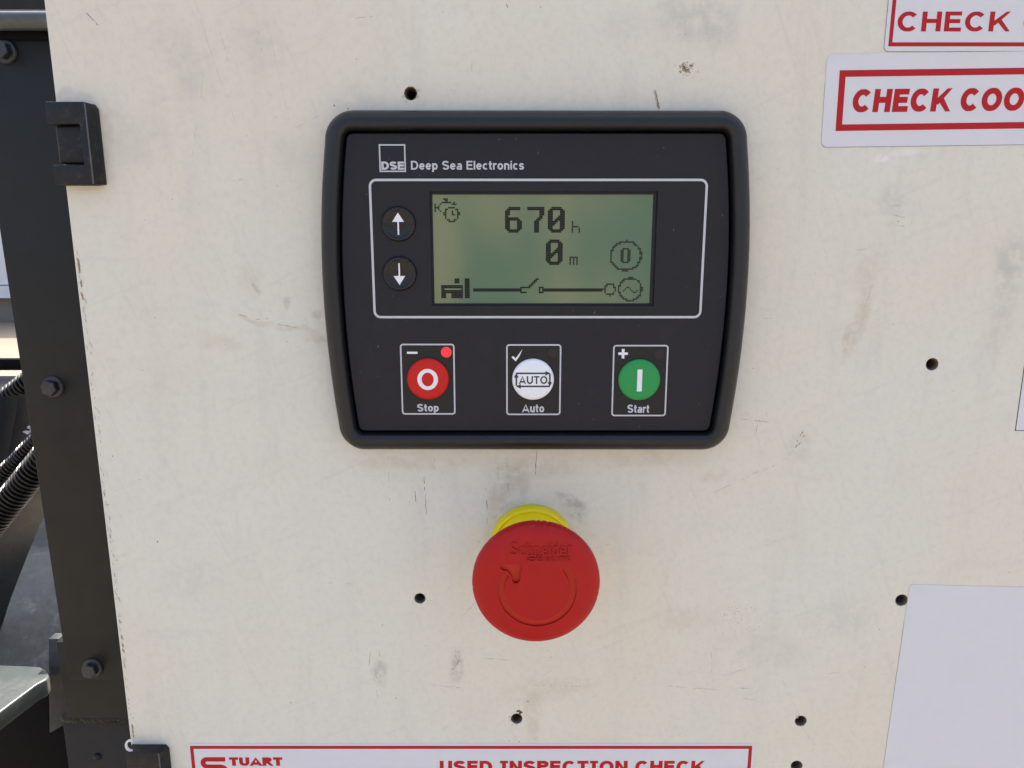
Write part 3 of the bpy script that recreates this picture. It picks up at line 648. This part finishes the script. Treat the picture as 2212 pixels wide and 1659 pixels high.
# added dark sheet in place of the shade across the deck, under the hoses
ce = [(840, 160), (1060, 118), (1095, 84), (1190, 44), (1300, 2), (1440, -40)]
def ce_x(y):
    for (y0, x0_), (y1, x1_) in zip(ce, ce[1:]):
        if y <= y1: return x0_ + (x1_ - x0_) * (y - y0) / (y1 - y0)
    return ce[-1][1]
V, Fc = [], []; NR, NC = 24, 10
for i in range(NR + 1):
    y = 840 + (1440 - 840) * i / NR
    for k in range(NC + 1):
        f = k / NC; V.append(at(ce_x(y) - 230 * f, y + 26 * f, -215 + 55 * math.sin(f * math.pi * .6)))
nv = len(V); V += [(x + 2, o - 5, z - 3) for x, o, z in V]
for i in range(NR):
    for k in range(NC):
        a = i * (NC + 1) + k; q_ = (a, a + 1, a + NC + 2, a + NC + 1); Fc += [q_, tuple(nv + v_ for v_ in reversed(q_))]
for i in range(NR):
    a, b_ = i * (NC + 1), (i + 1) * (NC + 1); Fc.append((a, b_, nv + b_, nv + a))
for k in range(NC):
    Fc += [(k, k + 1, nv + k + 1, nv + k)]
cas = thing('shade_sheet', at(0, 1300, -200), 'curved dark sheet added for the shade under the black hoses at the left edge', 'deck_shade')
obj('shade_sheet_skin', (V, Fc), M['deck_shade'], cas, smooth=60, recalc=True)
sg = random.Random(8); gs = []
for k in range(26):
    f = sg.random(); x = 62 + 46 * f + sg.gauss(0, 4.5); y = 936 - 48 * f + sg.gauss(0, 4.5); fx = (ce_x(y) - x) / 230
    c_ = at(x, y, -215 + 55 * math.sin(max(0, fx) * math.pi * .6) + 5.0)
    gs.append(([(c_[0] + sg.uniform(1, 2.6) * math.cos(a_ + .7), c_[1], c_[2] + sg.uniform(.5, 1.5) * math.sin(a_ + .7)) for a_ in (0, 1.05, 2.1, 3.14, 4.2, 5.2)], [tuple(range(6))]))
obj('painted_glint', join(*gs), M['chip_and_glint_white'], cas, smooth=None, kind='stuff')  # white flakes standing in for sunlight glinting on the sheet

# corrugated hoses
def hose(p0, p1, r, pitch, label, sag=0.0):
    p0, p1 = Vector(p0), Vector(p1); ax = (p1 - p0); L = ax.length; ax.normalize()
    u = ax.cross(Vector((0, 0, 1))).normalized(); v2 = u.cross(ax)
    seg = 24; V, Fc = [], []; n = int(L / pitch) * 8
    for i in range(n + 1):
        s_ = L * i / n; ph = (s_ / pitch) % 1
        rad = r * (1.0 if .18 < ph < .62 else (.93 if (.1 < ph <= .18 or .62 <= ph < .7) else .80))
        c = p0 + ax * s_ + v2 * (-sag * math.sin(math.pi * i / n))
        for k in range(seg):
            a = 2 * math.pi * k / seg; V.append(tuple(c + u * rad * math.cos(a) + v2 * rad * math.sin(a)))
    for i in range(n):
        for k in range(seg): Fc.append((i * seg + k, i * seg + (k + 1) % seg, (i + 1) * seg + (k + 1) % seg, (i + 1) * seg + k))
    o = obj('corrugated_hose', (V, Fc), M['hose'], None, base=tuple(p0), smooth=50, recalc=True)
    return tag(o, label, 'hose', 'corrugated hoses behind the post')
hose(at(160, 868, -140), at(-120, 1154, -150), 4.6, 2.3, 'black corrugated hose, middle of three, with pale glints beside the post')
hose(at(170, 880 + 15, -120), at(-110, 1248, -128), 7.4, 2.6, 'thickest black corrugated hose, lowest of the three beside the post')
hose(at(160, 750, -300), at(-120, 962, -310), 8.2, 3.6, 'dull blue black corrugated hose, highest and farthest of the three')

# ------------------------------------------------------------------ controller module
MX, MZT, MZB = 7.6, 34.1, -77.3
def hw(z): return 70.1 - (0.0016 if z > -19 else 0.0013) * (z + 19) ** 2
def mod_outline(d, R0=9.5, n=10, ns=14):
    r = max(R0 - d, 1.6); zt, zb = MZT - d, MZB + d
    pts = []
    def side(z): return hw(z) - d
    for sgn, (z_from, z_to) in ((1, (zb + r, zt - r)), (-1, (zt - r, zb + r))):
        for k in range(ns + 1):
            z = z_from + (z_to - z_from) * k / ns; pts.append((MX + sgn * side(z), z))
        cz = zt - r if sgn > 0 else zb + r
        cx = MX + sgn * (side(cz) - r)
        for k in range(1, n):
            a = R(90 * k / n)
            pts.append((cx + sgn * r * math.cos(a), cz + sgn * r * math.sin(a)))
        cx2 = MX - sgn * (side(cz) - r)
        for k in range(0, n):
            a = R(90 + 90 * k / n)
            pts.append((cx2 + sgn * r * math.cos(a), cz + sgn * r * math.sin(a)))
    return pts
mod = thing('control_module', (MX, 0, MZB), 'black generator controller with green display and three coloured buttons on the cream door', 'controller')
prof = [(0.5, 0.02), (0.15, 0.8), (0.0, 2.2), (0.1, 4.2), (0.55, 6.0), (1.3, 7.5), (2.4, 8.7), (3.7, 9.3), (4.8, 9.4), (5.6, 9.0), (6.1, 8.4), (6.4, 7.6), (6.5, 5.2), (6.55, 3.6)]
rings = [[(x, o, z) for x, z in mod_outline(dd)] for dd, o in prof]
npt = len(rings[0]); V = [p for rg in rings for p in rg]
Fc = [(i * npt + k, i * npt + (k + 1) % npt, (i + 1) * npt + (k + 1) % npt, (i + 1) * npt + k) for i in range(len(rings) - 1) for k in range(npt)]
obj('bezel', (V, Fc), M['bezel'], mod, smooth=45, recalc=True)
obj('gap', fill([mod_outline(6.0)], 3.4, 0.3), M['black_gap'], mod, smooth=None)
FO = 6.2                                            # front of the overlay
LX0, LX1, LZ0, LZ1 = at(939, 655, FO - 1)[0], at(1411, 421, FO - 1)[0], at(939, 655, FO - 1)[2], at(939, 420.5, FO - 1)[2]
win = rrect(LX0 - .8, LX1 + 1.3, LZ0 - .7, LZ1 + .9, .3)
face = obj('face_plate', fill([mod_outline(7.3), win], FO - 1.6, 1.6, 0.18), M['overlay'], mod, smooth=40)
bx = lambda a, b, c, d_: (at(a, c, FO)[0], at(b, c, FO)[0], at(a, d_, FO)[2], at(a, c, FO)[2])
x0, x1, z0, z1 = at(796, 388, FO)[0], at(1530, 388, FO)[0], at(806, 687.5, FO)[2], at(806, 386, FO)[2]
obj('outline', ring(x0, x1, z0, z1, 2.4, 0.75, FO, .04), M['print'], face, smooth=None)
# brand block
sx0, sx1, sz0, sz1 = at(820, 370, FO)[0], at(877, 370, FO)[0], at(820, 371.5, FO)[2], at(820, 311.5, FO)[2]
obj('logo_square', join(ring(sx0, sx1, sz0, sz1, .05, .42, FO, .04), text('DSE', at(824, 366, FO)[0], at(873.5, 366, FO)[0], at(824, 366.5, FO)[2], at(824, 349, FO)[2], FO, bold=.25, space=.08)), M['print'], face, smooth=None)
obj('lettering', text('Deep Sea Electronics', at(888, 366, FO)[0], at(1132, 366, FO)[0], at(888, 371.5, FO)[2], at(888, 347.5, FO)[2], FO, bold=.18, space=.11), M['print'], face, smooth=None)

# display
LO = FO - 1.0
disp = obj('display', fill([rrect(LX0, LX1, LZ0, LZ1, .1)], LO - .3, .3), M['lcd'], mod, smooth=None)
obj('display_frame', fill([rrect(LX0 - 2.2, LX1 + 2.2, LZ0 - 2, LZ1 + 2, .3), rrect(LX0, LX1, LZ0, LZ1, .05)], LO - .5, .42), M['pad'], mod, smooth=None)
CW, CH = (LX1 - LX0) / 128, (LZ1 - LZ0) / 64
def cells(cs, o=LO + .015, shrink=0.03):
    V, Fc = [], []
    rows = {}
    for c, r_ in cs: rows.setdefault(r_, set()).add(c)
    for r_, cset in rows.items():
        c = None; run = sorted(cset); i = 0
        while i < len(run):
            j = i
            while j + 1 < len(run) and run[j + 1] == run[j] + 1: j += 1
            a, b_ = LX0 + run[i] * CW + shrink * CW, LX0 + (run[j] + 1) * CW - shrink * CW
            zt_, zb_ = LZ1 - r_ * CH - shrink * CH, LZ1 - (r_ + 1) * CH + shrink * CH
            n_ = len(V); V += [(a, o, zb_), (b_, o, zb_), (b_, o, zt_), (a, o, zt_)]; Fc.append((n_, n_ + 1, n_ + 2, n_ + 3)); i = j + 1
    return V, Fc
def bitmap(rows, c0, r0): return [(c0 + c, r0 + r_) for r_, s_ in enumerate(rows) for c, ch in enumerate(s_) if ch == '#']
D6 = ['..#######.', '.########.', '###.......', '###.......', '###.......', '##........', '########..', '#########.', '###....###', '###....###', '###....###', '###....###', '###....###', '.########.', '..######..']
D7 = ['##########', '##########', '.......###', '.......###', '.......###', '.......##.', '......###.', '.....###..', '....###...', '....###...', '....###...', '....###...', '....###...', '....###...', '....###...']
D0 = ['..######..', '.########.', '###....###', '###....###', '###....###', '###...####', '###..#####', '###.######', '######.###', '#####..###', '####...###', '###....###', '###....###', '.########.', '..######..']
LH = ['#....', '#....', '#....', '####.', '#...#', '#...#', '#...#']
LM = ['#####', '#.#.#', '#.#.#', '#.#.#', '#.#.#']
def ringcells(cx, cy, rx, ry, t=0.62):
    return [(c, r_) for c in range(128) for r_ in range(64) if abs(math.hypot((c + .5 - cx) / rx, (r_ + .5 - cy) / ry) - 1) * min(rx, ry) < t]
ink, thin = M['lcd_ink'], M['lcd_ink_thin']
obj('hours_reading', cells(bitmap(D6, 42, 7) + bitmap(D7, 55, 7) + bitmap(D0, 67, 7)), ink, disp, smooth=None)
obj('hours_unit', cells(bitmap(LH, 81, 15)), thin, disp, smooth=None)
obj('minutes_reading', cells(bitmap(D0, 66, 26)), ink, disp, smooth=None)
obj('minutes_unit', cells(bitmap(LM, 80, 36)), thin, disp, smooth=None)
O_ = ['.####.', '##..##', '##..##', '##..##', '##..##', '##..##', '##..##', '##..##', '.####.']
obj('stop_mode_symbol', cells(ringcells(113.2, 35.6, 9.0, 8.5) + bitmap(O_, 110, 31)), thin, disp, smooth=None)
ENG = [(c, r_) for c in range(4, 17) for r_ in range(53, 61)]
ENG = [q for q in ENG if not (q[0] in (7, 8, 9) and q[1] >= 58) and not (q[1] == 55 and 5 < q[0] < 16)]
ENG += [(c, r_) for c in (12, 13, 14) for r_ in (49, 50, 51)] + [(c, r_) for c in (18, 19, 20) for r_ in range(49, 61)]
obj('generator_symbol', cells(ENG), ink, disp, smooth=None)
LINE = [(c, r_) for c in range(23, 52) for r_ in (55, 56)] + [(52, 54), (53, 54), (52, 57), (53, 57), (54, 54), (54, 57), (51, 54), (51, 57)]
for k in range(7): LINE += [(54 + k, 54 - k * 5 // 6), (55 + k, 54 - k * 5 // 6)]
LINE += [(62, 54), (63, 54), (64, 54), (62, 55), (62, 56), (62, 57), (63, 57), (64, 57), (64, 55), (64, 56)]
obj('breaker_symbol', cells(LINE), ink, disp, smooth=None)
obj('bus_line', cells([(c, r_) for c in range(65, 100) for r_ in (55, 56)]), ink, disp, smooth=None)
obj('mains_symbol', cells(ringcells(104.2, 55.6, 3.1, 3.3) + ringcells(116.4, 55.6, 6.7, 6.7) + [(112, 56), (113, 55), (114, 54), (115, 54), (116, 55), (117, 56), (118, 57), (119, 57), (120, 56)]), thin, disp, smooth=None)
ICON = [(c, 4) for c in range(5, 11)] + [(7, 3), (8, 3), (6, 2), (7, 2), (8, 2), (4, 5), (11, 5), (12, 5), (13, 5), (3, 6), (2, 7), (1, 5), (1, 6), (1, 7), (1, 8), (1, 9), (2, 7), (3, 8), (4, 9), (3, 7), (12, 4), (10, 7), (11, 7)]
ICON += ringcells(11, 11.4, 4.0, 3.9) + [(11, 9), (11, 10), (11, 11), (12, 11)]
obj('engine_hours_symbol', cells(sorted(set(ICON))), thin, disp, smooth=None)

# arrow keys
def arrow(cx, cz, o, up=1):
    s = up
    return join(fill([[(cx - 1.9, cz + s * .7), (cx + 1.9, cz + s * .7), (cx, cz + s * 3.6)]], o, .04), fill([rrect(cx - .24, cx + .24, min(cz - s * 3.4, cz + s * .7), max(cz - s * 3.4, cz + s * .7), .02)], o, .04))
for px, py, s in ((860, 484, 1), (862.5, 591.5, -1)):
    c = at(px, py, FO + .9)
    seg = 48
    k = obj('arrow_key', lathe([(5.6, FO - .05), (5.55, FO + .4), (5.3, FO + .95), (4.9, FO + 1.15), (4.5, FO + 1.05), (4.2, FO + .80), (3.9, FO + .70), (2.0, FO + .74), (0.05, FO + .76)], c[0], c[2], seg), M['key_black'], mod, smooth=50)
    obj('arrow_mark', arrow(c[0], c[2], FO + .78, s), M['print_white'], k, smooth=None)

# main keys, each with its printed surround
def keybox(pxl, pxr, pyt, pyb, pxbl, pxbr):
    xa, xb = (at(pxl, pyt, FO)[0] + at(pxbl, pyb, FO)[0]) / 2, (at(pxr, pyt, FO)[0] + at(pxbr, pyb, FO)[0]) / 2
    za, zb = at(pxl, pyb, FO)[2], at(pxl, pyt, FO)[2]
    obj('key_surround', fill([rrect(xa + .2, xb - .2, za + .2, zb - .2, 1)], FO, .03), M['pad'], mod, smooth=None)
    obj('key_outline', ring(xa, xb, za, zb, 1.1, .5, FO + .03, .03), M['print'], mod, smooth=None)
    return xa, xb, za, zb
def key(px, py, mat, lbl):
    c = at(px, py, FO + 1.2)
    o = obj('key', lathe([(7.0, FO), (7.0, FO + .55), (6.85, FO + .95), (6.4, FO + 1.2), (5.4, FO + 1.32), (3, FO + 1.36), (.05, FO + 1.38)], c[0], c[2], 64), mat, mod, smooth=50, label=lbl)
    return o, c[0], c[2], FO + 1.40
def led(px, py, mat, lbl):
    c = at(px, py, FO + .1)
    return obj('indicator_lamp', lathe([(1.78, FO + .03), (1.72, FO + .16), (1.3, FO + .22), (.05, FO + .24)], c[0], c[2], 32), mat, mod, smooth=50, label=lbl)
def word(s, pxa, pxb, pyt, pyb):
    return obj('lettering', text(s, at(pxa, pyb, FO)[0], at(pxb, pyb, FO)[0], at(pxa, pyb, FO)[2], at(pxa, pyt, FO)[2], FO + .03, bold=.20, space=.10), M['print'], mod, smooth=None)
UP = .04
# stop
keybox(865, 983, 742.5, 895.5, 867, 983); led(964, 761, M['led'], 'glowing red indicator lamp'); k, cx, cz, ko = key(924, 819.5, M['key_red'], 'red stop key')
ell = lambda rx, rz_, n=48: [(cx + rx * math.cos(2 * math.pi * i / n), cz + rz_ * math.sin(2 * math.pi * i / n)) for i in range(n)]
obj('letter_o', fill([ell(3.45, 3.6), ell(2.0, 2.35)], ko, UP), M['print_white'], k, smooth=None)
c = at(890.5, 762, FO); obj('minus_sign', fill([rrect(c[0] - 1.75, c[0] + 1.75, c[2] - .36, c[2] + .36, .05)], FO + .03, .03), M['print_white'], mod, smooth=None)
word('Stop', 901.5, 948, 872.5, 893)
# auto
keybox(1094, 1213, 743.5, 896.5, 1093, 1210.5); led(1194, 762, M['led_off'], 'unlit indicator lamp by the auto key'); k, cx, cz, ko = key(1151.5, 820.5, M['key_white'], 'white auto key')
g = [text('AUTO', cx - 4.75, cx + 4.75, cz - 1.35, cz + 1.3, ko, bold=.18, space=.12)]
for a, b_ in (((-5.6, 2.25), (5.5, 2.25)), ((5.6, 2.1), (5.6, -1.9)), ((5.6, -2.2), (-5.4, -2.2)), ((-5.6, -2.0), (-5.6, 2.2))):
    g.append(stroke([(cx + a[0], cz + a[1]), (cx + b_[0], cz + b_[1])], .52, ko, .03))
for (ax, az, dx, dz) in ((5.6, 2.25, 1, 0), (5.6, -2.15, 0, -1), (-5.6, -2.2, -1, 0), (-5.6, 2.2, 0, 1)):
    p = [(cx + ax, cz + az), (cx + ax - dx * 1.5 - dz * .8, cz + az - dz * 1.4 + dx * .8), (cx + ax - dx * 1.5 + dz * .8, cz + az - dz * 1.4 - dx * .8)]
    g.append(fill([p], ko, .035))
obj('auto_mark', join(*g), M['key_ink'], k, smooth=None)
c = at(1116, 768, FO)
obj('tick_sign', fill([[(c[0] - 1.75, c[2] - .55), (c[0] - 1.15, c[2] - .15), (c[0] - .35, c[2] - .95), (c[0] + 1.95, c[2] + 2.1), (c[0] + .9, c[2] - .3), (c[0] - .3, c[2] - 2.0)]], FO + .03, .03), M['print_white'], mod, smooth=None)
word('Auto', 1127.5, 1175.5, 873, 890.5)
# start
keybox(1325, 1444.5, 745, 899, 1320, 1438); led(1424, 764, M['led_off'], 'unlit indicator lamp by the start key'); k, cx, cz, ko = key(1381.5, 821.5, M['key_green'], 'green start key')
obj('bar_mark', fill([rrect(cx - .82, cx + .82, cz - 3.75, cz + 3.7, .1)], ko, UP), M['print_white'], k, smooth=None)
c = at(1346, 764, FO)
pl = [(-.45, -1.6), (.45, -1.6), (.45, -.42), (1.6, -.42), (1.6, .42), (.45, .42), (.45, 1.6), (-.45, 1.6), (-.45, .42), (-1.6, .42), (-1.6, -.42), (-.45, -.42)]
obj('plus_sign', fill([[(c[0] + a, c[2] + b_) for a, b_ in pl]], FO + .03, .03), M['print_white'], mod, smooth=None)
word('Start', 1355, 1402, 874, 891.5)

rd = random.Random(21); gs = []
for k in range(70):
    x, z = MX + rd.uniform(-62, 62), rd.uniform(-70, 26)
    if LX0 - 2 < x < LX1 + 2 and LZ0 - 2 < z < LZ1 + 2: continue
    a = rd.uniform(.06, .17); an = rd.uniform(0, 6.28); ln_ = rd.choice((1, 1, 1.6, 4))
    gs.append(([(x + a * ln_ * math.cos(an + q_) * (1 if q_ in (0, math.pi) else .5 / ln_), FO + .012, z + a * ln_ * math.sin(an + q_) * (1 if q_ in (0, math.pi) else .5 / ln_)) for q_ in (0, math.pi / 2, math.pi, 3 * math.pi / 2)], [(0, 1, 2, 3)]))
obj('dust', join(*gs), simple('pale_dust', (0.22, 0.22, 0.21), 0.9, 0.1), face, smooth=None, kind='stuff')

# ------------------------------------------------------------------ emergency stop button
EX, EZ = 7.7, -113.4
es = thing('emergency_stop_button', (EX, 0, EZ), 'red mushroom emergency stop button on a yellow collar below the controller', 'button')
obj('collar', lathe([(14.6, 0.02), (14.75, .4), (14.75, 4.0), (14.45, 4.8), (13.9, 5.1), (13.4, 5.0), (13.1, 4.7), (12.4, 6.2), (11.2, 9.5), (10.6, 12.5), (10.3, 16)], EX - .6, EZ, 96), M['estop_yellow'], es, smooth=35)
obj('stem', lathe([(9.2, 14), (9.2, 24), (12.0, 26)], EX, EZ, 48), M['black_gap'], es, smooth=35)
def notch(a, r, o):
    if r < 19.2: return 1
    dgr = math.degrees(a) % 360; f = 1
    for base, dl in ((86, (-7, -1, 4)), (184, (0,)), (346, (0, 6))):
        for dlt in dl:
            if abs((dgr - base - dlt + 180) % 360 - 180) < 1.0: f = .985
    return f
HO = 35.2
headp = [(11.0, 25.5), (14.5, 26.2), (18.8, 27.4), (20.1, 28.4), (20.5, 29.6), (20.5, 31.0), (20.2, 32.3), (19.4, 33.3), (18.0, 34.05), (16, 34.5), (13, 34.85), (9.5, 35.05), (5, 35.17), (1.2, HO)]
head = obj('push_head', lathe(headp, EX, EZ, 240, notch, True, True), M['estop_red'], es, smooth=35, recalc=True)
# engraved turn arrow, cut into the face
def surf(x, z):
    r = math.hypot(x - EX, z - EZ)
    pr = headp[::-1]
    for (r0, o0), (r1, o1) in zip(pr, pr[1:]):
        if r <= r1: return o0 + (o1 - o0) * max(0, (r - r0)) / (r1 - r0)
    return 34
AX, AZ = EX + .3, EZ - 1.0
arc = []
angs = [R(150 + (398 - 150) * k / 60) for k in range(61)]      # counter-clockwise through the bottom
outer = [(AX + 12.4 * math.cos(a), AZ + 12.4 * math.sin(a)) for a in angs]
inner = [(AX + 10.3 * math.cos(a), AZ + 10.3 * math.sin(a)) for a in reversed(angs)]
endc = (AX + 11.35 * math.cos(angs[-1]), AZ + 11.35 * math.sin(angs[-1]))
cap = [(endc[0] + 1.05 * math.cos(angs[-1] + R(180 * k / 8)), endc[1] + 1.05 * math.sin(angs[-1] + R(180 * k / 8))) for k in range(1, 8)]
arc = outer + cap + inner
hd2 = [(-11.4, 7.1), (-10.8, 7.8), (-5.5, 8.0), (-4.7, 7.3), (-5.2, 2.5), (-5.9, 1.6), (-7.1, 1.6), (-7.7, 2.5), (-7.8, 3.9), (-9.2, 5.6), (-10.6, 5.9), (-11.3, 6.4)]
hdp = [(EX + a, EZ + b_) for a, b_ in hd2][::-1]
def cut(target, geos):
    for g in geos:
        cme = bpy.data.meshes.new('cut'); org = root_loc(target)
        cme.from_pydata([W(v) - org for v in g[0]], [], g[1])
        bm = bmesh.new(); bm.from_mesh(cme); bmesh.ops.recalc_face_normals(bm, faces=bm.faces); bm.to_mesh(cme); bm.free()
        co = bpy.data.objects.new('cut', cme); col.objects.link(co); co.location = org
        md = target.modifiers.new('cut', 'BOOLEAN'); md.operation = 'DIFFERENCE'; md.object = co; md.solver = 'EXACT'
        dg = bpy.context.evaluated_depsgraph_get(); dg.update()
        me = bpy.data.meshes.new_from_object(target.evaluated_get(dg))
        target.modifiers.clear(); old = target.data; target.data = me; bpy.data.meshes.remove(old)
        bpy.data.objects.remove(co); bpy.data.meshes.remove(cme)
        for p in me.polygons: p.use_smooth = True
        me.set_sharp_from_angle(angle=R(35))
cut(head, [prism(arc, 34.05, 38), prism(hdp, 33.95, 38)])
obj('arrow_floor', join(fill([arc[::-1]], 34.0, .1), fill([hdp], 33.9, .1)), M['estop_arrow'], head, smooth=None)
# raised maker's lettering, resting on the face
def on_head(g, lift=.38):
    V = [(x, surf(x, z) + (lift if o > 0.5 else -.1), z) for x, o, z in g[0]]; return V, g[1]
tx0, tx1 = at(1102, 1197, HO)[0], at(1235, 1197, HO)[0]
g1 = text('Schneider', tx0, tx1, at(1102, 1199, 34.7)[2], at(1102, 1172, 34.7)[2], 0, bold=.14, thick=1.0, space=.16)
g2 = text('Electric', at(1160, 1210, 34.8)[0], at(1231, 1210, 34.8)[0], at(1160, 1211, 34.8)[2], at(1160, 1198.5, 34.8)[2], 0, bold=.15, thick=1.0, space=.2)
qc = at(1148, 1205, 34.9)
g3 = join(*[stroke([(qc[0] + 1.45 * math.cos(R(a)), qc[2] + 1.05 * math.sin(R(a))) for a in range(s0, s1, 15)], .5, 0, 1.0) for s0, s1 in ((20, 200), (200, 375))], stroke([(qc[0] - 1.0, qc[2]), (qc[0] + 1.0, qc[2])], .45, 0, 1.0))
obj('raised_lettering', join(on_head(g1), on_head(g2), on_head(g3)), M['estop_red'], es, smooth=None)

# ------------------------------------------------------------------ stickers
def sticker(base, label, loop, o=0.06, thick=.1, rot=0, pivot=None):
    s = thing('sticker', base, label, 'sticker')
    g = fill([loop], o, thick); e = fill([[(x, z) for x, z in loop]], o - .05, .06)
    if rot: g = turn(g, rot, pivot)
    obj('backing', g, M['label'], s, smooth=None)
    # the grime line that collects against the edge
    cx = sum(p[0] for p in loop) / len(loop); cz = sum(p[1] for p in loop) / len(loop)
    return s
def grime(parent, loop, rot=0, pivot=None, t=.13):
    g = fill([loop], .01, .03)
    if rot: g = turn(g, rot, pivot)
    obj('grimy_edge', g, M['label_edge'], parent, smooth=None)

# second notice
s2 = sticker((130, 0, 24), "white sticker with thick red frame reading CHECK COO, the larger and lower one", rrect(99.8, 225, 23.2, 51.4, 2.0), rot=.75, pivot=(100, 23))
grime(s2, rrect(99.72, 225, 23.0, 45, 2.0), .75, (100, 23))
obj('red_frame', turn(fill([rrect(104.1, 221, 28.1, 46.5, .05), rrect(106.1, 219, 30.1, 44.5, .05)], .165, .03), .75, (100, 23)), M['red_ink'], s2, smooth=None)
xa = at(1842.5, 217)[0]; xb = at(2165, 215)[0]
tz0, tz1 = at(1842, 243)[2], at(1842, 193)[2]
obj('lettering', turn(text('CHECK COO', xa - .3, xa - .3 + (xb - xa) * 1.148, tz0, tz1, .165, bold=.26, shear=.06, thick=.03, space=.09), .55, (xa, tz0)), M['red_ink'], s2, smooth=None)
# first notice
s1 = sticker((140, 0, 53), 'white sticker with thin red frame reading CHECK C, cut off in the top right corner', rrect(117.2, 230, 52.2, 78, 1.3), o=.18, rot=.1, pivot=(117, 52))
gg = turn(fill([rrect(117.1, 230, 52.05, 70, 1.3)], .12, .03), .1, (117, 52)); obj('grimy_edge', gg, M['label_edge'], s1, smooth=None)
obj('red_frame', fill([rrect(118.35, 227, 53.6, 76, .05), rrect(119.55, 225.8, 54.8, 74.8, .05)], .285, .03), M['red_ink'], s1, smooth=None)
xa, xb = at(1938, 47)[0], at(2181, 47)[0]
obj('lettering', text('CHECK C', xa, xa + (xb - xa) * 1.285, at(1940, 68.5)[2], at(1940, 25.5)[2], .285, bold=.205, thick=.03, space=.14), M['red_ink'], s1, smooth=None)
# inspection label
bz = at(410, 1606.5)[2]
s3 = sticker((-15, 0, bz - 60), 'wide white inspection label with red border and red lettering along the bottom edge', rrect(-124.3, 93.0, bz - 70, bz, 1.0))
bt = at(410, 1610.5)[2]
obj('red_frame', fill([rrect(-123.2, 91.9, bz - 68, bt, .05), rrect(-121.9, 90.6, bz - 66.7, bt - 1.3, .05)], .165, .03), M['red_ink'], s3, smooth=None)
# big S of the maker's mark: two bowls of an even stroke
a0 = at(432.7, 1634)
Sx0, Sx1 = at(433, 1640)[0], at(491.5, 1640)[0]; Sz = at(433, 1634)[2]
path = [(Sx1 - .8, Sz - 1.15), (Sx0 + 2.6, Sz - 1.15)]
path += [(Sx0 + 2.6 + 1.65 * math.cos(R(a)), Sz - 2.75 + 1.6 * math.sin(R(a))) for a in range(105, 271, 15)]
path += [(Sx1 - 2.8, Sz - 4.4)] + [(Sx1 - 2.8 + 1.9 * math.cos(R(a)), Sz - 6.3 + 1.9 * math.sin(R(a))) for a in range(75, -91, -15)] + [(Sx0 + .5, Sz - 8.2)]
obj('large_initial', stroke(path, 1.9, .165, .03), M['red_ink'], s3, smooth=None)
obj('maker_lettering', text('TUART', at(495.5, 1644)[0], at(610.5, 1644)[0], at(495, 1653.5)[2], at(495, 1635.3)[2], .165, bold=.30, thick=.03, space=.06), M['red_ink'], s3, smooth=None)
obj('title_lettering', text('USED INSPECTION CHECK', at(950, 1650)[0], at(1523.5, 1650)[0], at(950, 1668.5)[2], at(950, 1642.8)[2], .165, bold=.25, thick=.03, space=.10, serif=True), M['red_ink'], s3, smooth=None)
# blank square label
qx, qz = at(1965, 1262)[0], at(1965, 1262)[2]
s4 = sticker((qx + 40, 0, qz - 78), 'large square white label at the lower right beside a drilled hole', rrect(qx, qx + 92, qz - 92, qz, 1.4), rot=-1.5, pivot=(qx, qz))
grime(s4, rrect(qx - .1, qx + 92, qz - 92, qz - 14, 1.4), -1.5, (qx, qz))
# edge of a label cut by the right side
rx, rz_ = at(2194, 929)[0], at(2194, 929)[2]
s5 = sticker((rx + 20, 0, rz_), 'corner of a white label with dark edge at the right picture edge', rrect(rx, rx + 50, rz_, rz_ + 30, .2))
ge = fill([rrect(rx - .28, rx + 50, rz_ - .3, rz_ + 30, .1)], .01, .035); obj('grimy_edge', ge, M['mark_dark'], s5, smooth=None)
